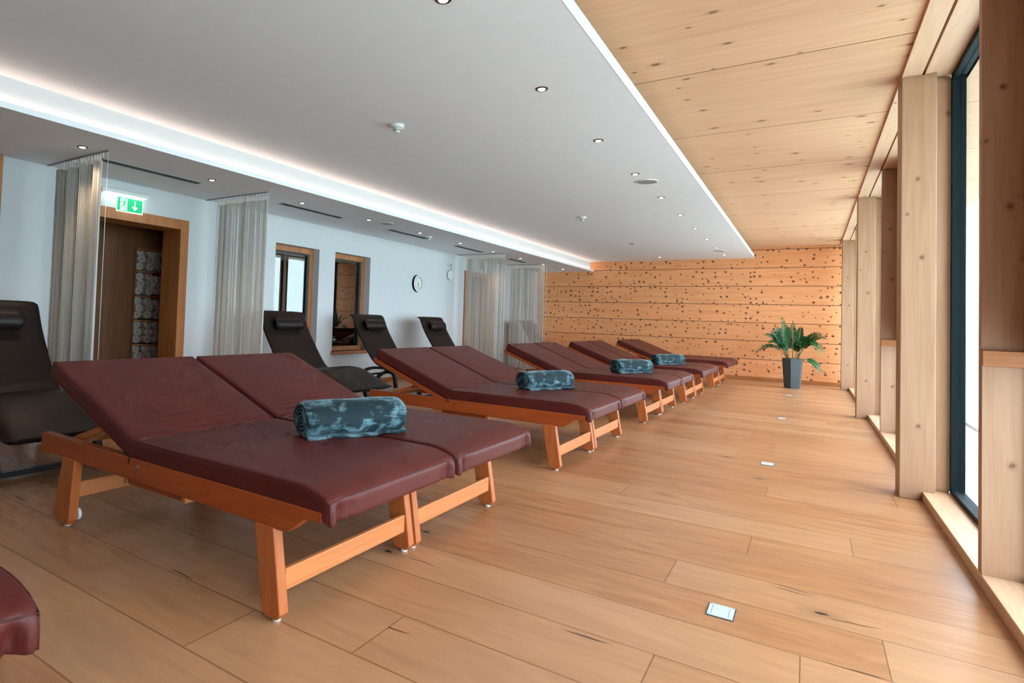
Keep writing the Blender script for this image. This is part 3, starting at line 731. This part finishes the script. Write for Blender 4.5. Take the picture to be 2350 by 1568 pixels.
    q.tube(pts, .0028, 5).build('piping', M['maroons'], m2, smooth=True)
    # rounded welt and zip pull in the fold
    hb = B(.0, .099)
    MB().tube([(hb[0]-.012, .02+(BW-.04)*i/20, hb[1]-.004+.004*math.sin(i*.9)) for i in range(21)], .0105, 8).build('fold_welt', M['maroon'], t, smooth=True)
    MB().tube([(hx+.01, .0, .490), (hx+.012, -.004, .46), (hx+.01, -.004, .442)], .0035, 6).build('zip_pull', M['black'], t)
    return t
proto = make_sunbed()
beds = [(-.265, -1.655, 'maroon leather sunbed cut off at the bottom left corner, only its foot end seen')]
order = ['nearest', 'second', 'third', 'fourth', 'farthest']
tow = ['with a big teal rolled blanket', 'with a teal rolled blanket', 'with a dark teal rolled blanket', 'with a dark teal rolled blanket']
py = [(1.655, -1.665), (4.725, -1.65), (7.775, -1.635), (10.32, -1.59), (13.32, -1.545)]
for i, (y, x) in enumerate(py):
    w_ = BW+.012
    if i >= 3: w_ = .94
    beds.append((y, x, 'maroon leather sunbed, camera-side one of the %s pair' % order[i]))
    beds.append((y+w_, x+.003, 'maroon leather sunbed, far-side one of the %s pair' % order[i]))
for k, (y, x, lab) in enumerate(beds):
    o = proto if k == 0 else copy_tree(proto)
    o.location = Vector((x, y, 0))*S; tag(o, lab, 'sunbed', 'maroon wooden-framed sunbeds in pairs')
    if k: o.scale = (1, (.985 if k >= 7 else 1), 1)
    if k == 1:
        for ch in o.children:
            if ch.name.startswith('back_rail') and ch.data.vertices[0].co.y < .4: ch.location.y += .045*S

# ------------------------------------------------------------------ rolled fleece blankets
def make_blanket(seed, L=.64, R=.098):
    t = thing('rolled_blanket', (0, 0, 0), 'x', 'blanket')
    rnd = random.Random(seed); ph = [rnd.uniform(0, 6.28) for _ in range(6)]
    def sec(a, y):
        r = R*(1+.04*math.sin(2*a+ph[0]+y*4)+.03*math.sin(3*a+y*9+ph[1])+.018*math.sin(7*a+y*16+ph[2])+.012*math.sin(23*y+ph[3]+a))
        x = r*1.05*math.cos(a); z = r*.90*math.sin(a)
        z = max(z, -R*.80+.002*math.sin(y*40)); return x, z+R*.80
    mb = MB(); n = 72
    # rolled body: outer wrap with soft rounded ends
    def body(u, v):
        y = (v-.5)*L; e = min(v, 1-v)*L; k = min(1., e/.035); k = math.sqrt(max(0., 1-(1-k)**2)); sc = .84+.16*k
        x, z = sec(2*PI*u, y); return (x*sc, y, (z-R*.8)*sc+R*.8)
    mb.grid(body, n, 44, closeu=True)
    mb.build('outer_wrap', M['fleece'], t, smooth=True)
    for sgn in (-1, 1):
        sp_ = MB(); th = .009; N = 110; turns = 4.; yo = sgn*(L/2-.004)
        def P(q, o):
            a = 2*PI*turns*q+ph[4]; r = .008+(R*.80)*q+o; return r*1.05*math.cos(a), R*.82+r*.88*math.sin(a)
        bm = sp_.bm; A = []
        for o in (th/2, -th/2):
            for y in (yo-sgn*.02, yo+sgn*.006):
                A.append([bm.verts.new((P(i/N, o)[0], y, P(i/N, o)[1])) for i in range(N+1)])
        for i in range(N):
            sp_._f([A[0][i], A[0][i+1], A[1][i+1], A[1][i]]); sp_._f([A[2][i], A[2][i+1], A[3][i+1], A[3][i]]); sp_._f([A[1][i], A[1][i+1], A[3][i+1], A[3][i]])
        sp_.build('rolled_end', M['fleece'], t, smooth=True, angle=.9)
    # loose hem lying along the front
    def hem(u, v):
        y = (v-.5)*L*1.01; wv = .012*math.sin(v*9+ph[5])+.006*math.sin(v*23)
        x = .02+.085*u+wv*u+.02*(v < .2)*u; z = .009+.012*(1-u)**2 + .003*math.sin(v*31+u*3)
        return (x, y, z)
    h = MB(); h.grid(hem, 8, 40); ho = h.build('loose_hem', M['fleece'], t, smooth=True)
    md = ho.modifiers.new('thick', 'SOLIDIFY'); md.thickness = .012*S; md.offset = 1
    return t
ZT = .566
bl = [((-2.051, 2.524), 24, 'large teal crushed-fleece blanket roll on the nearest pair of sunbeds', .59, .108),
      ((-2.104, 5.539), 23, 'teal fleece blanket roll on the second pair of sunbeds', .61, .100),
      ((-1.99, 8.42), 28, 'dark teal fleece blanket roll on the third pair of sunbeds', .62, .104),
      ((-1.99, 10.94), 31, 'dark teal fleece blanket roll farthest away, on the fourth pair of sunbeds', .62, .096)]
for k, ((x, y), rz, lab, L, s_) in enumerate(bl):
    t = make_blanket(11+k*5, L, s_)
    t.location = Vector((x, y, ZT))*S; t.rotation_euler = (0, 0, -math.radians(rz)); tag(t, lab, 'blanket', 'rolled teal blankets on the sunbeds')

# ------------------------------------------------------------------ black relaxing loungers
def make_lounger():
    t = thing('relax_lounger', (0, 0, 0), 'x', 'lounger'); Wd = .86
    prof = cr([(-1.70, 1.215), (-1.655, 1.235), (-1.60, 1.19), (-1.52, 1.02), (-1.42, .86), (-1.28, .665), (-1.16, .525), (-1.06, .475), (-.95, .478), (-.80, .515), (-.66, .535), (-.50, .525), (-.33, .465), (-.15, .385), (.0, .325)], 6)
    m = len(prof); cum = [0]
    for i in range(1, m): cum.append(cum[-1]+(prof[i]-prof[i-1]).length)
    tot = cum[-1]
    nr = []
    for i in range(m):
        d = (prof[min(i+1, m-1)]-prof[max(i-1, 0)]).normalized(); nr.append(Vector((-d.y, d.x)) if True else None)
    for i in range(m):
        if nr[i].y < 0 and nr[i].x < 0: nr[i] = -nr[i]
    def thick(s_):
        q = s_/tot; base = .045
        if q > .56: base += .075*math.sin(min(1, (q-.56)/.44)*PI)**.8*.9
        e = min(s_, tot-s_)/.03; return base*min(1, .35+.65*min(1, e))
    NV = 22
    def surf(sign):
        vs = []
        for i in range(m):
            row = []
            for j in range(NV+1):
                v = -1+2*j/NV; v = math.sin(v*PI/2)*.35+v*.65
                ed = math.sqrt(max(0, 1-abs(v)**8)); th = thick(cum[i])
                wr = 0
                q = cum[i]/tot
                if sign > 0: wr = .006*math.exp(-((q-.43)/.05)**2)*math.sin(q*190+v*2.5)*(1-v*v)
                c = prof[i]+nr[i]*((th*ed*.5*sign)-th*.5+wr); row.append((c.x, Wd/2+v*Wd/2, c.y))
            vs.append(row)
        return vs
    mb = MB(); T_, B_ = surf(1), surf(-1); bm = mb.bm
    tv = [[bm.verts.new(p) for p in r] for r in T_]; bv = [[(tv[i][j] if j in (0, NV) else bm.verts.new(B_[i][j])) for j in range(NV+1)] for i in range(m)]
    for i in range(m-1):
        for j in range(NV):
            mb._f([tv[i][j], tv[i+1][j], tv[i+1][j+1], tv[i][j+1]]); mb._f([bv[i][j], bv[i][j+1], bv[i+1][j+1], bv[i+1][j]])
    for i in (0, m-1):
        for j in range(NV): mb._f([tv[i][j], tv[i][j+1], bv[i][j+1], bv[i][j]])
    pad = mb.build('pad', M['blackleather'], t, smooth=True)
    # stitched seam across the head part
    i0 = 16; MB().tube([(prof[i0].x+nr[i0].x*.002, .03+(Wd-.06)*k/12, prof[i0].y+nr[i0].y*.002) for k in range(13)], .004, 5).build('seam', M['black'], pad, smooth=True)
    # roll pillow
    pc = prof[17]+nr[17]*.050
    pw = MB(); n = 24
    def pf(u, v):
        y = -.26+.52*v; e = min(v, 1-v)*.52; k = min(1, e/.03); k = math.sqrt(max(0, 1-(1-k)**2)); a = 2*PI*u; sc = .45+.55*k
        d = Vector((.50, .87)).normalized(); n2 = Vector((nr[17].x, nr[17].y))
        ax = Vector((-n2.y, n2.x)); q = ax*.090*math.cos(a)*sc+n2*.062*math.sin(a)*sc
        return (pc.x+q.x, Wd/2+y, pc.y+q.y)
    pw.grid(pf, n, 16, closeu=True); pil = pw.build('head_pillow', M['blackleather'], t, smooth=True)
    MB().lathe([(.004, 0), (.004, .008)], c=(pc.x, Wd/2-.265, pc.y), n=8, axis='y').build('button', M['black'], pil)
    # curved side frames
    for y0 in (.05, Wd-.10):
        def bar(path, wd, nm_):
            p = cr(path, 8); L_, R_ = [], []
            for i, q in enumerate(p):
                d = (p[min(i+1, len(p)-1)]-p[max(i-1, 0)]).normalized(); nn = Vector((-d.y, d.x))*wd; L_.append(q+nn); R_.append(q-nn)
            b = MB(); A = [[b.bm.verts.new((q.x, yy, q.y)) for q in s_] for s_ in (L_, R_) for yy in (y0, y0+.05)]
            for i in range(len(p)-1):
                for a_, c_ in ((0, 1), (1, 3), (3, 2), (2, 0)): b._f([A[a_][i], A[a_][i+1], A[c_][i+1], A[c_][i]])
            b._f([A[0][0], A[1][0], A[3][0], A[2][0]]); b._f([A[0][-1], A[1][-1], A[3][-1], A[2][-1]])
            return b.build(nm_, M['black'], t, smooth=True, angle=.5)
        bar([(-1.72, .02), (-1.62, .20), (-1.46, .275), (-1.32, .24), (-1.27, .02)], .028, 'rear_leg')
        bar([(-1.50, .28), (-1.30, .38), (-1.08, .41), (-.85, .41), (-.62, .43), (-.35, .36)], .022, 'side_rail')
        bar([(-.62, .43), (-.42, .25), (-.32, .02)], .026, 'front_leg')
    MB().box((-.36, .05, .02), (-.30, Wd-.05, .055)).build('front_cross_bar', M['black'], t, bevel=.004)
    MB().box((-1.50, .05, .25), (-1.45, Wd-.05, .28)).build('rear_cross_bar', M['black'], t, bevel=.004)
    return t
lp = make_lounger()
ll = [(-4.18, 1.70, 'black leather relax lounger cut off by the left edge, beside the first string curtain'),
      (-4.40, 5.38, 'black leather relax lounger in front of the first wall window'),
      (-4.42, 7.35, 'black leather relax lounger in front of the second wall window'),
      (-4.40, 9.31, 'black leather relax lounger beneath the wall clock'),
      (-4.45, 14.15, 'black leather relax lounger half hidden by the farthest string curtain')]
for k, (x, y, lab) in enumerate(ll):
    o = lp if k == 0 else copy_tree(lp)
    o.location = Vector((x, y, 0))*S; tag(o, lab, 'lounger', 'black relax loungers along the left wall')

# ------------------------------------------------------------------ floor outlets
fo = None
fl_ = ['nearest of the four', 'second from the camera', 'third from the camera', 'farthest, before the potted plant']
for k, y in enumerate((2.885, 6.285, 9.65, 13.19)):
    t = thing('floor_outlet', (-.296, y, 0), 'white rectangular floor outlet cover set in the oak floor, '+fl_[k], 'floor outlet', 'outlet covers in the floor')
    MB().box((-.052, -.066, .0005), (.052, .066, .002)).build('frame', M['slot'], t)
    MB().box((-.049, -.062, .002), (.047, .060, .005)).build('lid', M['grey2'], t, bevel=.002)
    MB().box((-.034, -.048, .005), (-.032, .048, .0056)).box((.030, -.048, .005), (.032, .048, .0056)).build('groove', M['grey'], t)
    sc_ = MB()
    for a in (-.043, .041):
        for b in (-.055, .053): sc_.lathe([(.003, 0), (.003, .001)], c=(a, b, .005), n=8)
    sc_.build('screws', M['grey'], t)

# ------------------------------------------------------------------ potted plant
pp = thing('potted_plant', (-.285, 15.0, 0), 'glossy green leafy plant with arching fronds in a faceted dark grey pot', 'plant')
def hexring(r, z, ph): return [(r*math.cos(ph+k*PI/3), r*math.sin(ph+k*PI/3), z) for k in range(6)]
def potmesh():
    b = MB(); ph = math.radians(-98); R = []
    for r, z in ((.155, 0), (.20, .60), (.205, .625), (.185, .625), (.175, .56)): R.append([b.bm.verts.new(p) for p in hexring(r, z, ph)])
    for i in range(len(R)-1):
        for k in range(6): b._f([R[i][k], R[i][(k+1) % 6], R[i+1][(k+1) % 6], R[i+1][k]])
    b._f(R[0][::-1]); return b
potmesh().build('pot', M['pot'], pp, bevel=.003)
b = MB(); b._f([b.bm.verts.new(p) for p in hexring(.178, .585, math.radians(-98))]); b.build('soil', M['soil'], pp)
def frond(base, tip, lift, seed, wid=.085, droop=0):
    rnd = random.Random(seed); b = MB(); N = 26
    p0, p3 = Vector(base), Vector(tip)
    p1 = p0+Vector((0, 0, lift*.7))+(p3-p0)*.15; p2 = p0+(p3-p0)*.62+Vector((0, 0, lift))
    pts = []
    for i in range(N+1):
        t = i/N; pts.append((1-t)**3*p0+3*(1-t)**2*t*p1+3*(1-t)*t*t*p2+t**3*p3)
    b.tube(pts, [.009-.007*i/N for i in range(N+1)], 6)
    b.mi = 1; side = None
    for i in range(9, N+1):
        d = (pts[min(i+1, N)]-pts[i-1]).normalized()
        s0 = d.cross(Vector((0, -.55, .85))).normalized()
        up = s0.cross(d).normalized()
        for sg in ((-1, 1) if i < N else (0,)):
            t = (i-9)/(N-9); L = wid*(.65+.6*math.sin(PI*min(1, t*1.05+.1)))*rnd.uniform(.85, 1.15)
            dirv = (s0*sg*1.0+d*.62+up*rnd.uniform(.1, .45)).normalized() if sg else d
            wv = dirv.cross(up+s0*.3*sg).normalized(); nn = dirv.cross(wv).normalized()
            rows = []
            for q in (0, .2, .45, .7, .9, 1.):
                ww = .17*L*math.sin(PI*min(.98, q*.92+.06))**.8; c = pts[i]+dirv*L*q-nn*.10*L*q*q
                rows.append((c-wv*ww, c+nn*.05*L, c+wv*ww))
            vv = [[b.bm.verts.new(p) for p in r] for r in rows]
            for a in range(5):
                for c_ in range(2): b._f([vv[a][c_], vv[a+1][c_], vv[a+1][c_+1], vv[a][c_+1]])
    return b
tips = [((-.19, -.05, 1.42), .10), ((-.10, .05, 1.28), .12), ((.0, .0, 1.365), .08), ((.145, -.02, 1.27), .14), ((.25, .12, 1.06), .22),
        ((.50, -.02, 1.13), .30), ((.56, .05, 1.07), .26), ((.53, .0, .76), .42), ((.42, -.10, .80), .45), ((.50, -.02, .36), .14),
        ((-.38, .0, 1.17), .20), ((-.50, .05, 1.10), .22), ((-.66, .0, .70), .32), ((-.42, -.08, .93), .25), ((-.30, .10, 1.25), .15),
        ((.12, -.18, .90), .2), ((-.24, -.16, .86), .2)]
for k, (tp, lf) in enumerate(tips):
    a = math.atan2(tp[1]+.001, tp[0]); r = .06+.05*random.random()
    bs_ = (r*math.cos(a), r*math.sin(a), .585)
    if k == 9: bs_ = (.16, -.02, .60)
    frond(bs_, tp, lf, k, .082).build('frond', [M['stem'], M['leaf']], pp, smooth=True)
